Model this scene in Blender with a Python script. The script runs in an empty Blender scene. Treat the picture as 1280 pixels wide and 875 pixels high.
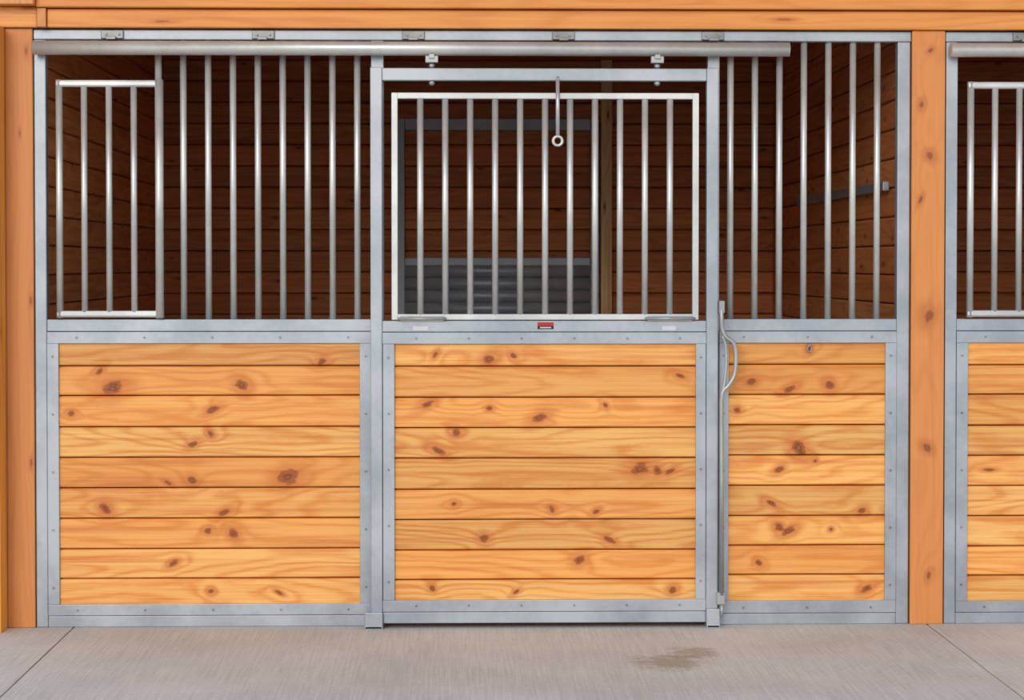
import bpy, bmesh, math, random
from mathutils import Vector, Matrix
random.seed(23)
sc = bpy.context.scene
sc.view_settings.view_transform = 'Standard'
sc.view_settings.look = 'None'

# ------------------------------------------------------------------ survey
D0, F, YAW, PITCH, PPY = 8.5, 2720.0, 0.02536, 0.0234, 394.0
CAM_H = D0*math.tan(math.atan((782-PPY)/F)+PITCH)
def X(px, y=0.0): return (D0+y)*math.tan(math.atan((px-640)/F)+YAW)
def Z(py, y=0.0): return CAM_H-(D0+y)*math.tan(math.atan((py-PPY)/F)+PITCH)

def lin(r, g, b):
    f = lambda c: (c/255/12.92) if c/255 <= 0.04045 else ((c/255+0.055)/1.055)**2.4
    return (f(r), f(g), f(b), 1)

# ------------------------------------------------------------------ node helpers
class N:
    def __init__(s, name):
        s.m = bpy.data.materials.new(name); s.m.use_nodes = True
        s.t = s.m.node_tree; s.t.nodes.clear()
        s.out = s.t.nodes.new('ShaderNodeOutputMaterial')
        s.b = s.t.nodes.new('ShaderNodeBsdfPrincipled')
        s.t.links.new(s.b.outputs[0], s.out.inputs[0])
    def setin(s, sock, v):
        if isinstance(v, bpy.types.NodeSocket): s.t.links.new(v, sock)
        else: sock.default_value = v
    def math(s, op, a, b=0.0, c=0.0, clamp=False):
        n = s.t.nodes.new('ShaderNodeMath'); n.operation = op; n.use_clamp = clamp
        for i, v in enumerate((a, b, c)): s.setin(n.inputs[i], v)
        return n.outputs[0]
    def comb(s, x, y, z):
        n = s.t.nodes.new('ShaderNodeCombineXYZ')
        for i, v in enumerate((x, y, z)): s.setin(n.inputs[i], v)
        return n.outputs[0]
    def noise(s, vec, scale=1.0, detail=2.0, rough=0.5, dist=0.0):
        n = s.t.nodes.new('ShaderNodeTexNoise')
        s.setin(n.inputs['Vector'], vec); n.inputs['Scale'].default_value = scale
        n.inputs['Detail'].default_value = detail; n.inputs['Roughness'].default_value = rough
        n.inputs['Distortion'].default_value = dist
        return n.outputs['Fac']
    def mix(s, f, a, b, mode='MIX'):
        n = s.t.nodes.new('ShaderNodeMix'); n.data_type = 'RGBA'; n.blend_type = mode
        s.setin(n.inputs[0], f); s.setin(n.inputs[6], a); s.setin(n.inputs[7], b)
        return n.outputs[2]
    def rng(s, v, a, b, c=0.0, d=1.0, smooth=True):
        n = s.t.nodes.new('ShaderNodeMapRange')
        n.interpolation_type = 'SMOOTHSTEP' if smooth else 'LINEAR'
        s.setin(n.inputs[0], v)
        for i, q in enumerate((a, b, c, d)): n.inputs[i+1].default_value = q
        return n.outputs[0]
    def obj(s):
        n = s.t.nodes.new('ShaderNodeTexCoord'); return n.outputs['Object']
    def sep(s, v):
        n = s.t.nodes.new('ShaderNodeSeparateXYZ'); s.setin(n.inputs[0], v); return n.outputs
    def bump(s, h, strength, dist=0.002):
        n = s.t.nodes.new('ShaderNodeBump'); n.inputs['Strength'].default_value = strength
        n.inputs['Distance'].default_value = dist; s.setin(n.inputs['Height'], h)
        s.t.links.new(n.outputs[0], s.b.inputs['Normal'])

def wood(name, light, mid, red, knotc, along='x', across='z', knots=None, auto=True, rough=0.42, var=0.26, ascale=(1.9, 6.5), kstr=0.9, gate_t=0.6, spec=0.35, contrast=1.0, hstr=0.6):
    n = N(name); t = n.t
    s = n.sep(n.obj()); ax = {'x': s[0], 'y': s[1], 'z': s[2]}
    A, C = ax[along], ax[across]
    at = t.nodes.new('ShaderNodeAttribute'); at.attribute_name = 'rnd'; R = at.outputs['Fac']
    a = n.math('MULTIPLY_ADD', R, 37.3, A); c = n.math('MULTIPLY_ADD', R, 11.7, C)
    w = n.math('SUBTRACT', n.noise(n.comb(n.math('MULTIPLY', A, 22), n.math('MULTIPLY', C, 60), R), 1, 2), 0.5)
    K = None
    if knots:
        for i, (kx, kz, r) in enumerate(knots):
            r *= 0.58+0.34*((i*0.754) % 1.0)
            sx = 1.0+1.3*((i*0.618) % 1.0)**2      # some knots are cut oblique
            tl = ((i*0.37) % 1.0-0.5)*1.0
            ddx = n.math('SUBTRACT', A, kx); ddz = n.math('SUBTRACT', C, kz)
            dx = n.math('MULTIPLY', ddx, 1/(r*sx))
            dz = n.math('MULTIPLY', n.math('MULTIPLY_ADD', ddx, tl, ddz), 1/r)
            d2 = n.math('MULTIPLY_ADD', dx, dx, n.math('MULTIPLY', dz, dz))
            K = d2 if K is None else n.math('MINIMUM', K, d2)
        K = n.math('SQRT', K)
    if auto:
        v = t.nodes.new('ShaderNodeTexVoronoi'); v.voronoi_dimensions = '2D'
        v.inputs['Scale'].default_value = 1.0
        n.setin(v.inputs['Vector'], n.comb(n.math('MULTIPLY', a, ascale[0]), n.math('MULTIPLY', c, ascale[1]), 0))
        cs = n.sep(v.outputs['Color'])
        gate = n.math('MULTIPLY', n.math('GREATER_THAN', cs[0], gate_t), 50)
        rr = n.math('MULTIPLY_ADD', cs[1], 0.025, 0.015)
        k2 = n.math('ADD', n.math('DIVIDE', v.outputs['Distance'], rr), gate)
        K = k2 if K is None else n.math('MINIMUM', K, k2)
    Kw = n.math('MULTIPLY_ADD', w, 1.7, K)
    # cathedral growth rings
    n1 = n.noise(n.comb(n.math('MULTIPLY', a, 0.7), n.math('MULTIPLY', c, 6), n.math('MULTIPLY', R, 9)), 1, 1.5)
    bend = n.math('EXPONENT', n.math('MULTIPLY', K, -0.33))
    ph = n.math('ADD', n.math('MULTIPLY', n1, 80), n.math('MULTIPLY', bend, 12))
    ph = n.math('ADD', ph, n.math('MULTIPLY', C, 60))
    ph = n.math('MULTIPLY_ADD', w, 1.8, ph)
    ring = n.math('MULTIPLY_ADD', n.math('SINE', ph), 0.5, 0.5)
    ring = n.math('POWER', ring, 2.4)
    fib = n.noise(n.comb(n.math('MULTIPLY', a, 5), n.math('MULTIPLY', c, 260), R), 1, 3, 0.6)
    streak = n.noise(n.comb(n.math('MULTIPLY', a, 0.9), n.math('MULTIPLY', c, 75), R), 1, 3, 0.6)
    blot = n.noise(n.comb(n.math('MULTIPLY', a, 1.6), n.math('MULTIPLY', c, 9), R), 1, 3, 0.6)
    g = n.math('MULTIPLY_ADD', ring, 0.55*contrast, n.math('MULTIPLY', n.math('SUBTRACT', fib, 0.42), 1.1*contrast))
    g = n.math('ADD', g, n.math('MULTIPLY', n.math('SUBTRACT', streak, 0.45), 1.6*contrast))
    g = n.math('ADD', g, n.math('MULTIPLY', n.math('SUBTRACT', blot, 0.46), 1.0*contrast))
    g = n.math('ADD', g, 0.25*(1-contrast), clamp=True)
    # each board runs from honey to deep orange
    h = n.math('FRACT', n.math('MULTIPLY', R, 53.7))
    honey = tuple([light[0]*1.0, light[1]*1.12, light[2]*1.2, 1])
    deep = tuple([light[0]*0.92, light[1]*0.80, light[2]*0.68, 1])
    lc = n.mix(h, honey, deep)
    col = n.mix(g, lc, mid)
    hs = n.rng(n.noise(n.comb(n.math('MULTIPLY', a, 0.8), n.math('MULTIPLY', c, 26), n.math('MULTIPLY', R, 5)), 1, 3, 0.6), 0.50, 0.74, 0, hstr)
    col = n.mix(hs, col, red)
    val = n.rng(n.math('FRACT', n.math('MULTIPLY', R, 91.1)), 0, 1, 1-var*0.6, 1+var*0.4, False)
    col = n.mix(1.0, col, n.comb(val, val, val), 'MULTIPLY')
    halo = n.rng(Kw, 1.0, 4.2, 0.6, 0.0)
    col = n.mix(halo, col, red)
    kr = n.math('MULTIPLY_ADD', n.math('SINE', n.math('MULTIPLY', Kw, 11)), 0.5, 0.5)
    kc = n.mix(kr, knotc, tuple(list(red[i]*0.6 for i in range(3))+[1]))
    col = n.mix(n.rng(Kw, 0.65, 1.45, kstr, 0.0), col, kc)
    n.setin(n.b.inputs['Base Color'], col)
    n.b.inputs['Roughness'].default_value = rough
    n.b.inputs['Specular IOR Level'].default_value = spec
    n.bump(n.math('ADD', fib, n.math('MULTIPLY', ring, 0.4)), 0.12, 0.001)
    return n.m

L, M_, RD, KN = lin(243, 178, 100), lin(217, 134, 60), lin(196, 102, 42), lin(112, 50, 22)
def kl(lst, y=0.0, dz=0): return [(X(a, y), Z(b, y), r/320.0) for a, b, r in lst]
kn_left = kl([(124,463,7),(140,485,9),(302,481,8),(265,512,5),(88,516,5),(262,542,4),(240,555,4),(239,600,6),(209,603,3),(360,596,9),(130,635,7),(279,640,5),(259,663,5),(290,665,6),(215,703,4),(262,738,4),(348,740,3),(402,452,4)])
kn_door = kl([(544,444,5),(612,449,5),(642,445,4),(535,505,5),(612,510,4),(757,507,3),(675,522,6),(570,541,6),(548,564,6),(800,586,8),(822,588,6),(838,590,4),(567,630,4),(690,637,4),(745,640,3),(605,673,6),(762,675,5),(725,700,5),(540,735,4),(645,740,3),(842,738,6),(850,470,3)], -0.05)
kn_right = kl([(1012,437,5),(940,478,4),(1038,482,6),(988,487,5),(922,513,5),(1000,562,9),(975,588,4),(1020,577,3),(965,630,5),(1078,640,4),(975,660,6),(987,665,6),(1040,663,3),(950,705,4),(1085,738,5)])
m_left = wood('pine_left', L, M_, RD, KN, knots=kn_left, auto=False)
m_door = wood('pine_door', L, M_, RD, KN, knots=kn_door, auto=False)
m_right = wood('pine_right', L, M_, RD, KN, knots=kn_right, auto=False)
m_pine = wood('pine_auto', L, M_, RD, KN)
m_head = wood('pine_header', lin(236,164,88), lin(212,132,62), RD, KN, ascale=(1.3, 8), var=0.12, kstr=0.6, gate_t=0.4, contrast=0.8, hstr=0.35)
PL, PM, PR = lin(222,154,92), lin(198,124,66), lin(178,98,48)
m_post = wood('fir_post_mat', PL, PM, PR, KN, 'z', 'x', ascale=(3.0, 9), kstr=0.6, gate_t=0.4, var=0.1, contrast=0.6, hstr=0.3)
kn_post = [(Z(b), X(a), r/320) for a,b,r in [(1161,62,4),(1150,130,3),(1161,194,5),(1149,250,3),(1160,395,9),(1158,560,5),(1162,720,3)]]
m_postk = wood('fir_post_knotty', PL, PM, PR, KN, 'z', 'x', knots=kn_post, auto=False, kstr=0.75, var=0.1, contrast=0.6, hstr=0.3)
m_yel = wood('fir_post_side_mat', lin(240,175,85), lin(230,150,66), PR, KN, 'z', 'y', kstr=0.5, rough=0.8, spec=0.1)
IL, IM, IR = lin(226, 146, 88), lin(196, 116, 64), lin(166, 90, 46)
m_inx = wood('stall_lining_x', IL, IM, IR, lin(70,32,14), rough=0.6)
m_iny = wood('stall_lining_y', IL, IM, IR, lin(70,32,14), 'y', 'z', rough=0.6)

def steel(name, base, hi, metallic=0.75, rough=0.38):
    n = N(name)
    o = n.obj()
    a = n.noise(o, 3.5, 4, 0.55)
    sp = n.noise(o, 45, 2, 0.5)
    f = n.math('ADD', n.math('MULTIPLY', a, 0.85), n.math('MULTIPLY', sp, 0.18), clamp=True)
    n.setin(n.b.inputs['Base Color'], n.mix(n.rng(f, 0.35, 0.7), base, hi))
    n.b.inputs['Metallic'].default_value = metallic
    n.setin(n.b.inputs['Roughness'], n.math('MULTIPLY_ADD', a, 0.3, rough-0.15))
    n.bump(n.noise(o, 25, 2), 0.04, 0.001)
    return n.m
m_steel = steel('galvanized_frame', lin(152,159,166), lin(178,184,190), 0.55, 0.44)
m_bar = steel('galvanized_tube', lin(186,188,187), lin(212,213,210), 0.5, 0.4)
m_latch = steel('latch_steel', lin(150,152,152), lin(176,178,178), 0.6, 0.42)
m_zinc = steel('zinc_hardware', lin(118,120,120), lin(150,152,152), 0.7, 0.42)
m_pipe = steel('pipe_steel', lin(165,178,192), lin(190,200,210), 0.35, 0.5)

def flat(name, col, rough=0.6):
    n = N(name); c = n.noise(n.obj(), 30, 2)
    n.setin(n.b.inputs['Base Color'], n.mix(c, tuple(x*0.85 for x in col[:3])+(1,), col))
    n.b.inputs['Roughness'].default_value = rough
    return n.m
m_red = flat('label_red', lin(190,30,35)); m_blk = flat('label_black', lin(20,20,22)); m_wht = flat('label_grey', lin(205,208,210))
m_dark = flat('dark_backing', lin(50,24,10), 0.9)
m_dirt = flat('stall_dirt', lin(160,136,108), 0.95)
m_ground = flat('gravel_ground_mat', lin(175,168,156), 0.95)

def concrete():
    n = N('broomed_concrete'); o = n.obj(); s = n.sep(o)
    a = n.noise(o, 1.3, 5, 0.6); b = n.noise(o, 45, 4, 0.7)
    br = n.noise(n.comb(n.math('MULTIPLY', s[0], 110), n.math('MULTIPLY', s[1], 2.5), 0), 1, 3, 0.6)
    f = n.math('ADD', n.math('MULTIPLY', a, 0.55), n.math('MULTIPLY', br, 0.45)); f = n.math('ADD', f, n.math('MULTIPLY', b, 0.35))
    col = n.mix(n.rng(f, 0.45, 0.9), lin(176,172,162), lin(210,205,194))
    def stain(px, py, rx, ry, col, k):
        y = -abs(D0-CAM_H/math.tan(math.atan((py-PPY)/F)+PITCH))
        sx = X(px, y)
        dx = n.math('MULTIPLY', n.math('SUBTRACT', s[0], sx), 1/rx)
        dy = n.math('MULTIPLY', n.math('SUBTRACT', s[1], y), 1/ry)
        d = n.math('SQRT', n.math('MULTIPLY_ADD', dx, dx, n.math('MULTIPLY', dy, dy)))
        d = n.math('ADD', d, n.math('MULTIPLY', n.math('SUBTRACT', n.noise(o, 18, 5, 0.8), 0.5), 3.4))
        return n.mix(n.math('MULTIPLY', n.rng(d, 0.4, 1.3, 1.0, 0.0), k), col, lin(134,112,74))
    col = stain(838, 829, 0.12, 0.15, col, 0.55)
    col = stain(868, 817, 0.09, 0.12, col, 0.5)
    n.setin(n.b.inputs['Base Color'], col); n.b.inputs['Roughness'].default_value = 0.8
    n.bump(n.math('ADD', br, n.math('MULTIPLY', b, 0.5)), 0.4, 0.002)
    return n.m
m_conc = concrete()

# ------------------------------------------------------------------ mesh helpers
class B:
    def __init__(s):
        s.bm = bmesh.new(); s.l = s.bm.faces.layers.float.new('rnd')
    def _tag(s, fs, r):
        r = random.random() if r is None else r
        for f in fs: f[s.l] = r
    def box(s, x0, x1, y0, y1, z0, z1, bev=0.0, r=None):
        x0,x1=min(x0,x1),max(x0,x1); y0,y1=min(y0,y1),max(y0,y1); z0,z1=min(z0,z1),max(z0,z1)
        old = set(s.bm.faces)
        v = bmesh.ops.create_cube(s.bm, size=1)['verts']
        for q in v:
            q.co = Vector(((x0+x1)/2+q.co.x*(x1-x0), (y0+y1)/2+q.co.y*(y1-y0), (z0+z1)/2+q.co.z*(z1-z0)))
        if bev > 0:
            e = list({e for q in v for e in q.link_edges})
            bmesh.ops.bevel(s.bm, geom=e, offset=min(bev, 0.45*min(x1-x0,y1-y0,z1-z0)), segments=2, profile=0.5, affect='EDGES')
        s._tag([f for f in s.bm.faces if f not in old], r)
        return s
    def prism(s, prof, a0, a1, fn, r=None):
        v0 = [s.bm.verts.new(fn(a0, u, v)) for u, v in prof]; v1 = [s.bm.verts.new(fn(a1, u, v)) for u, v in prof]
        fs = [s.bm.faces.new(v0), s.bm.faces.new(v1[::-1])]; k = len(prof)
        for i in range(k): fs.append(s.bm.faces.new((v0[i], v1[i], v1[(i+1)%k], v0[(i+1)%k])))
        s._tag(fs, r); return s
    def tube(s, pts, r, seg=20, closed=False):
        pts = [Vector(p) for p in pts]; k = len(pts); rings = []
        for i, p in enumerate(pts):
            if closed: d = (pts[(i+1)%k]-pts[i-1])
            else: d = pts[min(i+1,k-1)]-pts[max(i-1,0)]
            d.normalize()
            ref = Vector((0,1,0)) if abs(d.y) < 0.9 else Vector((1,0,0))
            u = d.cross(ref).normalized(); w = d.cross(u).normalized()
            rings.append([s.bm.verts.new(p+u*r*math.cos(2*math.pi*j/seg)+w*r*math.sin(2*math.pi*j/seg)) for j in range(seg)])
        rr = random.random()
        for i in range(k if closed else k-1):
            a, b = rings[i], rings[(i+1)%k]
            for j in range(seg):
                f = s.bm.faces.new((a[j], a[(j+1)%seg], b[(j+1)%seg], b[j])); f.smooth = True; f[s.l] = rr
        if not closed:
            for q in (rings[0], rings[-1]):
                f = s.bm.faces.new(q); f[s.l] = rr
        return s
    def done(s, name, mat, parent=None):
        bmesh.ops.recalc_face_normals(s.bm, faces=s.bm.faces)
        me = bpy.data.meshes.new(name); s.bm.to_mesh(me); s.bm.free()
        me.materials.append(mat)
        o = bpy.data.objects.new(name, me); sc.collection.objects.link(o)
        if parent: o.parent = parent
        return o
def empty(name):
    o = bpy.data.objects.new(name, None); o.empty_display_size = 0.2
    sc.collection.objects.link(o); return o
def smooth(pts, n=8):
    P = [Vector(p) for p in pts]; P = [P[0]*2-P[1]]+P+[P[-1]*2-P[-2]]; out = []
    for i in range(1, len(P)-2):
        for k in range(n):
            t = k/n; a,b,c,d = P[i-1],P[i],P[i+1],P[i+2]
            out.append(0.5*((2*b)+(c-a)*t+(2*a-5*b+4*c-d)*t*t+(3*b-a-3*c+d)*t**3))
    out.append(P[-2]); return out

def planks(b, zs, a0, a1, fn, th=0.022, ch=0.009, cd=0.009):
    """channel-groove horizontal boards, u = depth behind the face, v = height"""
    for z1, z0 in zip(zs[:-1], zs[1:]):
        g = 0.0018
        lo, hi = z0+g, z1-g
        prof = [(0, lo+ch*0.6), (0, hi-ch), (cd*0.4, hi-ch*0.45), (cd, hi), (th, hi), (th, lo), (cd, lo), (cd*0.4, lo+ch*0.2)]
        b.prism(prof, a0, a1, fn)

# ------------------------------------------------------------------ the stall front
ZB = [[429,457,494,533,571,609,647,685,722,754], [430,458,497,535,573,612,650,688,725,751], [429,456,494,532,570,608,646,683,720,753]]
def stall_front(dx, mats):
    root = empty('stall_front')
    def x(px, y=0): return X(px, y)+dx
    ft, fb = 0.0, 0.05
    b = B()
    b.box(x(43), x(1138), ft, fb, Z(51), Z(38), 0.004)
    b.box(x(43.5), x(58.5), ft, fb, 0.0, Z(51), 0.004)
    b.box(x(1121), x(1137), ft, fb, 0.0, Z(51), 0.004)
    b.box(x(464), x(480), ft, fb, 0.0, Z(51), 0.004)
    b.box(x(884), x(899), ft, fb, 0.0, Z(51), 0.004)
    for a, c in ((58.5, 464), (899, 1121)):
        b.box(x(a), x(c), ft, fb, Z(414), Z(399), 0.003)
        b.box(x(a), x(c), ft, fb, 0.0, Z(768), 0.003)
    b.done('frame_tubes', m_steel, root)
    b = B(); y0, y1 = -0.004, 0.03
    for (o0, i0, i1, o1, zt, zti, zbi, zb) in ((58.5,73,449.5,464,414.5,429,753.5,767.5),(899,911,1107,1121,414.5,429,752,767.5)):
        b.box(x(o0), x(o1), y0, y1, Z(zt), Z(zti), 0.002)
        b.box(x(o0), x(o1), y0, y1, Z(zbi), Z(zb), 0.002)
        b.box(x(o0), x(i0), y0-0.001, y1, Z(zbi), Z(zti), 0.002)
        b.box(x(i1), x(o1), y0-0.001, y1, Z(zbi), Z(zti), 0.002)
    b.done('board_channels', m_steel, root)
    b = B()
    def screw(px, py, y, r=0.0045): 
        b.tube([(x(px,y), y+0.002, Z(py,y)), (x(px,y), y-0.004, Z(py,y))], r, 10)
    for (a, c, l, r) in ((95, 435, 65, 457), (930, 1090, 905, 1114)):
        k = 5 if a < 500 else 3
        for i in range(k):
            px = a+(c-a)*i/(k-1); screw(px, 421.5, y0); screw(px, 761, y0)
        for i in range(5):
            py = 445+i*72; screw(l, py, y0-0.001); screw(r, py, y0-0.001)
    for i, (a, c) in ((0,(70,452)), (2,(906,1110))):
        pb = B(); zs = [Z(v) for v in ZB[i]]; zs[0] += 0.015; zs[-1] -= 0.012
        planks(pb, zs, x(a), x(c), lambda q,u,v: Vector((q, 0.006+u, v)))
        pb.done('wood_boards', mats[i], root)
        B().box(x(a), x(c), 0.029, 0.04, zs[-1], zs[0]).done('board_backing', m_dark, root)
    g = B(); yb = 0.025; R = 0.0128
    for px in (230,261,292,323,354,385,416,447,912.5,943,973.5,1004,1034.5,1065,1095.5):
        g.tube([(x(px,yb), yb, Z(400)), (x(px,yb), yb, Z(48))], R)
    g.tube([(x(199,yb), yb, Z(400)), (x(199,yb), yb, Z(48))], 0.0135)
    g.done('grille_bars', m_bar, root)
    g = B(); yf = 0.0
    g.tube([(x(75,yf), yf, Z(397)), (x(75,yf), yf, Z(101))], 0.0135)
    g.tube([(x(200,yf), yf-0.006, Z(397)), (x(200,yf), yf-0.006, Z(101))], 0.0165)
    g.box(x(71,yf), x(205,yf), yf-0.013, yf+0.013, Z(110), Z(101), 0.008)
    g.box(x(71,yf), x(205,yf), yf-0.013, yf+0.013, Z(396.5), Z(388), 0.008)
    for px in (106,137,168): g.tube([(x(px,yf), yf, Z(391)), (x(px,yf), yf, Z(107))], 0.0125)
    g.done('feed_door', m_bar, root)
    g = B(); yt = -0.045
    g.tube([(x(43,yt), yt, Z(61,yt)), (x(986,yt), yt, Z(61,yt))], 0.0275, 28)
    g.done('track_tube', m_bar, root)
    g = B()
    for px in (142,330,517,704,890):
        g.box(x(px-14), x(px+14), -0.012, 0.0, Z(50), Z(39), 0.003)
        g.box(x(px-6), x(px+6), -0.05, 0.0, Z(52,0), Z(48,0), 0.002)
        for q in (-8, 8): g.tube([(x(px+q),-0.01,Z(44)), (x(px+q),-0.018,Z(44))], 0.006, 6)
    g.done('track_brackets', m_zinc, root)

    # ---------------- sliding door
    door = empty('sliding_stall_door')
    y0, y1 = -0.062, -0.018; yf = y0
    dxp = lambda px: x(px, yf); dz = lambda py: Z(py, yf)
    b2 = B()
    b2.box(dxp(463), dxp(478), y0, y1, dz(780), dz(84), 0.004)
    b2.box(dxp(883), dxp(898), y0, y1, dz(780), dz(84), 0.004)
    b2.box(dxp(478), dxp(883), y0, y1, dz(101), dz(85), 0.004)
    b2.box(dxp(478), dxp(883), y0, y1, dz(415), dz(401), 0.003)
    b2.box(dxp(478), dxp(883), y0, y1, dz(779), dz(765), 0.003)
    b2.done('door_frame', m_steel, door)
    b2 = B(); yl = y0-0.003
    b2.box(dxp(478), dxp(883), yl, y1, dz(430), dz(415.5), 0.002)
    b2.box(dxp(478), dxp(883), yl, y1, dz(764.5), dz(750), 0.002)
    b2.box(dxp(478.5), dxp(493), yl-0.001, y1, dz(750), dz(430), 0.002)
    b2.box(dxp(870), dxp(882.5), yl-0.001, y1, dz(750), dz(430), 0.002)
    b2.done('door_channels', m_steel, door)
    for i in range(6):
        px = 520+i*66; screw(px, 423, yl); screw(px, 757, yl)
    for i in range(5):
        screw(485.5, 447+i*70, yl-0.001); screw(876.5, 447+i*70, yl-0.001)
    b.done('screws', m_zinc, root)
    pb = B(); zs = [dz(v) for v in ZB[1]]; zs[0] += 0.015; zs[-1] -= 0.01
    planks(pb, zs, dxp(488), dxp(875), lambda q,u,v: Vector((q, y0+0.01+u, v)))
    pb.done('door_boards', mats[1], door)
    B().box(dxp(488), dxp(875), y0+0.033, y0+0.04, zs[-1], zs[0]).done('door_board_backing', m_dark, door)
    g = B(); yg = -0.048
    gx = lambda px: x(px, yg); gz = lambda py: Z(py, yg)
    for a in (489.5, 865):
        g.box(gx(a), gx(a+8), yg-0.0125, yg+0.0125, gz(400), gz(116), 0.003)
    g.box(gx(497), gx(865.5), yg-0.0125, yg+0.0125, gz(124), gz(116), 0.003)
    g.box(gx(497), gx(865.5), yg-0.0125, yg+0.0125, gz(400), gz(392.5), 0.003)
    for i in range(11):
        px = 525.5+i*31.15; g.tube([(gx(px), yg, gz(395)), (gx(px), yg, gz(121))], 0.0125)
    g.done('drop_grille', m_bar, door)
    g = B()
    for a, c in ((500, 555), (809, 866)):
        g.box(dxp(a), dxp(c), y0-0.006, y0+0.004, dz(402), dz(395), 0.002)
        g.tube([(dxp(a-3), y0-0.008, dz(398.5)), (dxp(c+3), y0-0.008, dz(398.5))], 0.006, 12)
    for px in (540, 821):
        yh = -0.045
        g.box(x(px-8,yh), x(px+8,yh), yh-0.02, yh+0.02, Z(79,yh), Z(70,yh), 0.003)
        g.box(x(px-3.5,yh), x(px+3.5,yh), yh-0.026, yh+0.02, Z(74,yh), Z(68,yh), 0.002)
        g.tube([(x(px,yh), yh, Z(107,yh)), (x(px,yh), yh, Z(72,yh))], 0.0055, 10)
        for py in (82, 103.5): g.tube([(x(px,yh), yh, Z(py+2.5,yh)), (x(px,yh), yh, Z(py-2,yh))], 0.012, 6)
    g.done('hinges_and_hangers', m_latch, door)
    g = B(); ye = -0.078
    g.tube([(x(697,ye), ye, Z(99,ye)), (x(697,ye), ye, Z(169,ye))], 0.0075, 14)
    g.tube([(x(697,ye), ye, Z(103,ye)), (x(697,ye), ye, Z(99,ye)), (x(697,ye), -0.055, Z(96,ye))], 0.0075, 14)
    c = Vector((x(697,ye), ye, Z(176,ye)))
    g.tube([c+Vector((0.0175*math.cos(t), 0, 0.0175*math.sin(t))) for t in [2*math.pi*i/28 for i in range(28)]], 0.0058, 10, True)
    g.done('grille_eye_bolt', m_bar, door)
    ylb = y0-0.0035
    for (a,c,t_,b_,m,nm) in ((672,692,403,407.5,m_red,'maker_label_red'),(672,692,407.5,411.5,m_blk,'maker_label_black'),(516,535,408,413,m_wht,'label_left'),(828,845,408,413,m_wht,'label_right')):
        B().box(x(a,ylb), x(c,ylb), y0-0.0015, y0+0.001, Z(b_,ylb), Z(t_,ylb)).done(nm, m, door)
    B().box(x(675,ylb), x(689,ylb), y0-0.002, y0, Z(410.3,ylb), Z(408.8,ylb)).done('maker_label_line', m_wht, door)
    g = B(); yl2 = -0.085
    P = lambda px, py, y=yl2: (x(px,y), y, Z(py,y))
    pth = [P(902,378,-0.07),P(902,395),P(903,412),P(908,422),P(916,428),P(919.5,438),P(920,455),P(918,470),P(911,482),P(904,490),P(902,502)]
    pth = smooth(pth)+[Vector(P(902.5,600)), Vector(P(903,745))]
    g.tube(pth, 0.0085, 14)
    g.tube(smooth([P(903,420),P(907,432),P(908,455),P(906,478),P(903,492)]), 0.006, 12)
    g.box(x(899,yl2), x(906,yl2), -0.088, -0.03, Z(392,yl2), Z(376,yl2), 0.003)
    g.box(x(897,yl2), x(907,yl2), -0.09, -0.02, Z(757,yl2), Z(742,yl2), 0.003)
    g.tube([P(903,757),P(903,772)], 0.006, 10)
    g.done('latch_handle', m_latch, door)
    g = B()
    g.box(x(455,-0.08), x(478,-0.08), -0.085, -0.064, 0, Z(765,-0.08), 0.004)
    g.box(x(455,-0.08), x(478,-0.08), -0.085, 0.0, 0, 0.012, 0.002)
    g.box(x(884,-0.08), x(901,-0.08), -0.085, -0.064, 0, Z(762,-0.08), 0.004)
    g.box(x(884,-0.08), x(901,-0.08), -0.085, 0.0, 0, 0.012, 0.002)
    g.done('floor_guides', m_steel, root)
    g = B()
    g.tube([(x(1011), 0.0, Z(432)), (x(1011), -0.02, Z(432))], 0.006, 10)
    c = Vector((x(1011), -0.022, Z(436)))
    g.tube([c+Vector((0.008*math.cos(t), 0, 0.012*math.sin(t))) for t in [2*math.pi*i/20 for i in range(20)]], 0.003, 8, True)
    g.done('tie_ring', m_zinc, root)
    return root, door
stall_front(0.0, (m_left, m_door, m_right))
DX = X(1181)-X(43)
stall_front(DX, (m_pine, m_pine, m_pine))

# ------------------------------------------------------------------ timber
ZT = Z(37)
def timber(name, x0, x1, y0, y1, z0, z1, mat, bev=0.004):
    return B().box(x0, x1, y0, y1, z0, z1, bev).done(name, mat)
timber('wood_post', X(8), X(43)-0.001, -0.01, 0.13, 0, ZT, m_post)
timber('wood_post', X(1138)+0.001, X(1180)-0.001, -0.012, 0.13, 0, ZT, m_postk)
timber('wood_post', X(43)+2*DX-0.14, X(43)+2*DX, -0.012, 0.13, 0, ZT, m_post)
timber('wood_post', X(8)-0.16, X(8)-0.0005, -0.13, 0.13, 0, ZT, m_yel, 0.002)
h = empty('header_beam')
XR = X(43)+2*DX
B().box(X(62), XR, -0.03, 0.11, ZT+0.001, Z(13.5), 0.005).done('lower_board', m_head, h)
B().box(X(50), XR, -0.06, 0.11, Z(12.5), Z(-35), 0.005).done('upper_board', m_head, h)
B().box(X(50)+0.001, X(62)-0.001, -0.045, 0.11, ZT+0.001, Z(13), 0.003).done('end_trim', m_post, h)
h2 = empty('side_beam')
B().box(X(8)-0.3, X(50)-0.001, -0.03, 0.11, ZT+0.001, Z(11), 0.004).done('lower_beam', m_head, h2)
B().box(X(8)-0.3, X(50)-0.001, -0.10, 0.11, Z(10.5), Z(-35), 0.004).done('upper_beam', m_post, h2)

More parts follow.
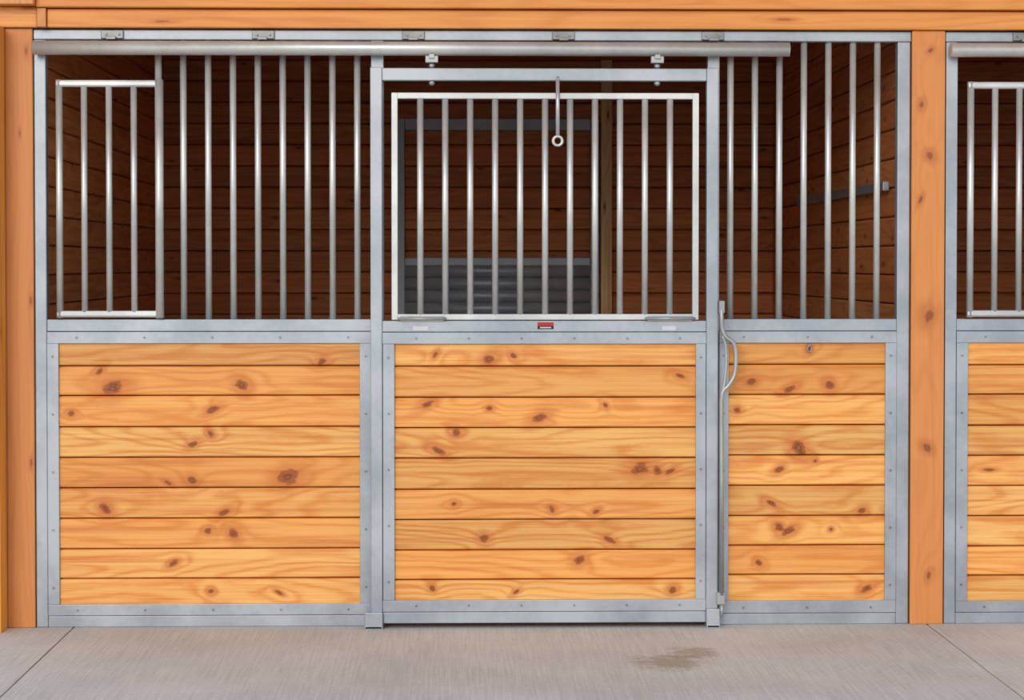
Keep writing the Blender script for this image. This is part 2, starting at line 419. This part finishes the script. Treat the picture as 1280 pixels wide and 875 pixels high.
# ------------------------------------------------------------------ room shell
zc = Z(-35)
YB = 3.65
xl, xr = X(48), X(1134)
def lining(name, zs, a0, a1, fn, mat, backbox):
    e = empty(name)
    b = B(); planks(b, zs, a0, a1, fn); b.done('lining_boards', mat, e)
    B().box(*backbox).done('backing', m_dark, e)
zs = [zc-0.118*i for i in range(int(zc/0.118)+1)]
zs.append(0.0)
lining('wall_back', zs, xl, XR, lambda q,u,v: Vector((q, YB+u, v)), m_inx, (xl-0.1, XR+0.1, YB+0.024, YB+0.12, 0, zc))
lining('wall_left', zs, 0.14, YB-0.002, lambda q,u,v: Vector((xl-u, q, v)), m_iny, (xl-0.12, xl-0.024, 0.14, YB, 0, zc))
e = empty('wall_divider')
b = B(); planks(b, zs, 0.14, YB-0.002, lambda q,u,v: Vector((xr+u, q, v))); b.done('lining_boards', m_iny, e)
b = B(); planks(b, zs, 0.14, YB-0.002, lambda q,u,v: Vector((xr+0.13-u, q, v))); b.done('lining_boards', m_iny, e)
B().box(xr+0.024, xr+0.106, 0.14, YB, 0, zc).done('backing', m_dark, e)
B().box(XR, XR+0.1, 0.0, YB+0.1, 0, zc).done('wall_right', m_iny)
B().box(xl-0.1, XR+0.1, 0.0, YB+0.1, zc+0.001, zc+0.06).done('ceiling', m_inx)
B().box(xl-0.1, XR+0.1, 0.12, YB+0.1, -0.06, -0.005).done('floor_stall', m_dirt)
b = B(); planks(b, [zc+0.06+0.14*i for i in range(6,-1,-1)], X(8)-0.3, XR, lambda q,u,v: Vector((q, 0.0+u, v)), 0.03)
b.done('wall_upper', m_head)

fl = empty('floor')
j1, j2 = X(90, 0), X(1160, 0)
edges = [-9, j1, j2, j2+(j2-j1), 14]
b = B()
for a, c in zip(edges[:-1], edges[1:]):
    b.box(a+0.003, c-0.003, -7.0, 0.13, -0.12, 0.0, 0.003)
b.done('concrete_slabs', m_conc, fl)
B().box(-9, 14, -7.0, 0.13, -0.3, -0.02).done('slab_bed', m_dirt, fl)
B().box(-40, 40, -60, -7.0, -0.3, -0.03).done('gravel_ground', m_ground)

# ------------------------------------------------------------------ stall back door with pipe rails
bd = empty('stall_back_door')
yb = YB-0.05
bx = lambda px: X(px, yb); bz = lambda py: Z(py, yb)
b = B()
b.box(bx(497), bx(506), yb, YB-0.002, 0.0, bz(148), 0.004)
b.box(bx(738), bx(749), yb, YB-0.002, 0.0, bz(148), 0.004)
b.box(bx(506), bx(738), yb, YB-0.002, bz(163), bz(148), 0.004)
b.box(bx(506), bx(738), yb, YB-0.002, bz(332), bz(322), 0.004)
b.done('door_frame', m_pipe, bd)
b = B()
z = bz(339)
while z > 0.1:
    b.tube([(bx(506), yb+0.02, z), (bx(738), yb+0.02, z)], 0.036, 18); z -= 0.069
b.done('pipe_rails', m_pipe, bd)
timber('back_post', bx(751), bx(765), YB-0.06, YB-0.001, 0, zc-0.002, wood('back_post_mat', lin(250,210,150), lin(235,185,125), IM, KN, 'z', 'x'))
b = B(); b.box(xr-0.03, xr-0.001, 0.35, 2.6, 1.715, 1.755, 0.006).done('wall_rail', m_steel)

# ------------------------------------------------------------------ unseen aisle roof strip, added and kept short to limit overhead light
B().box(X(8)-2.5, XR, -0.9, 0.0, 3.02, 3.1).done('sky_blocker_roof', m_head)

# ------------------------------------------------------------------ light
w = bpy.data.worlds.new('sky'); sc.world = w; w.use_nodes = True
t = w.node_tree; bg = t.nodes['Background']
tc = t.nodes.new('ShaderNodeTexCoord'); sp = t.nodes.new('ShaderNodeSeparateXYZ')
cr = t.nodes.new('ShaderNodeValToRGB')
t.links.new(tc.outputs['Generated'], sp.inputs[0]); t.links.new(sp.outputs[2], cr.inputs[0]); t.links.new(cr.outputs[0], bg.inputs[0])
cr.color_ramp.elements[0].color = (1.0, 0.985, 0.95, 1); cr.color_ramp.elements[1].color = (0.42, 0.52, 0.72, 1)
cr.color_ramp.elements[0].position = 0.1; cr.color_ramp.elements[1].position = 0.7
bg.inputs[1].default_value = 1.35
sd = bpy.data.lights.new('sun', 'SUN'); sd.energy = 1.35; sd.angle = math.radians(28); sd.color = (1.0, 0.96, 0.88)
so = bpy.data.objects.new('sun', sd); sc.collection.objects.link(so)
so.rotation_euler = Vector((0.3, 1.0, -0.40)).to_track_quat('-Z', 'Y').to_euler()

# ------------------------------------------------------------------ camera
cd = bpy.data.cameras.new('camera'); co = bpy.data.objects.new('camera', cd); sc.collection.objects.link(co)
co.location = (0, -D0, CAM_H); co.rotation_euler = (math.pi/2-PITCH, 0, -YAW)
cd.sensor_width = 36; cd.lens = F/1280*36; cd.shift_y = -(437.5-PPY)/1280
cd.clip_end = 200
sc.camera = co
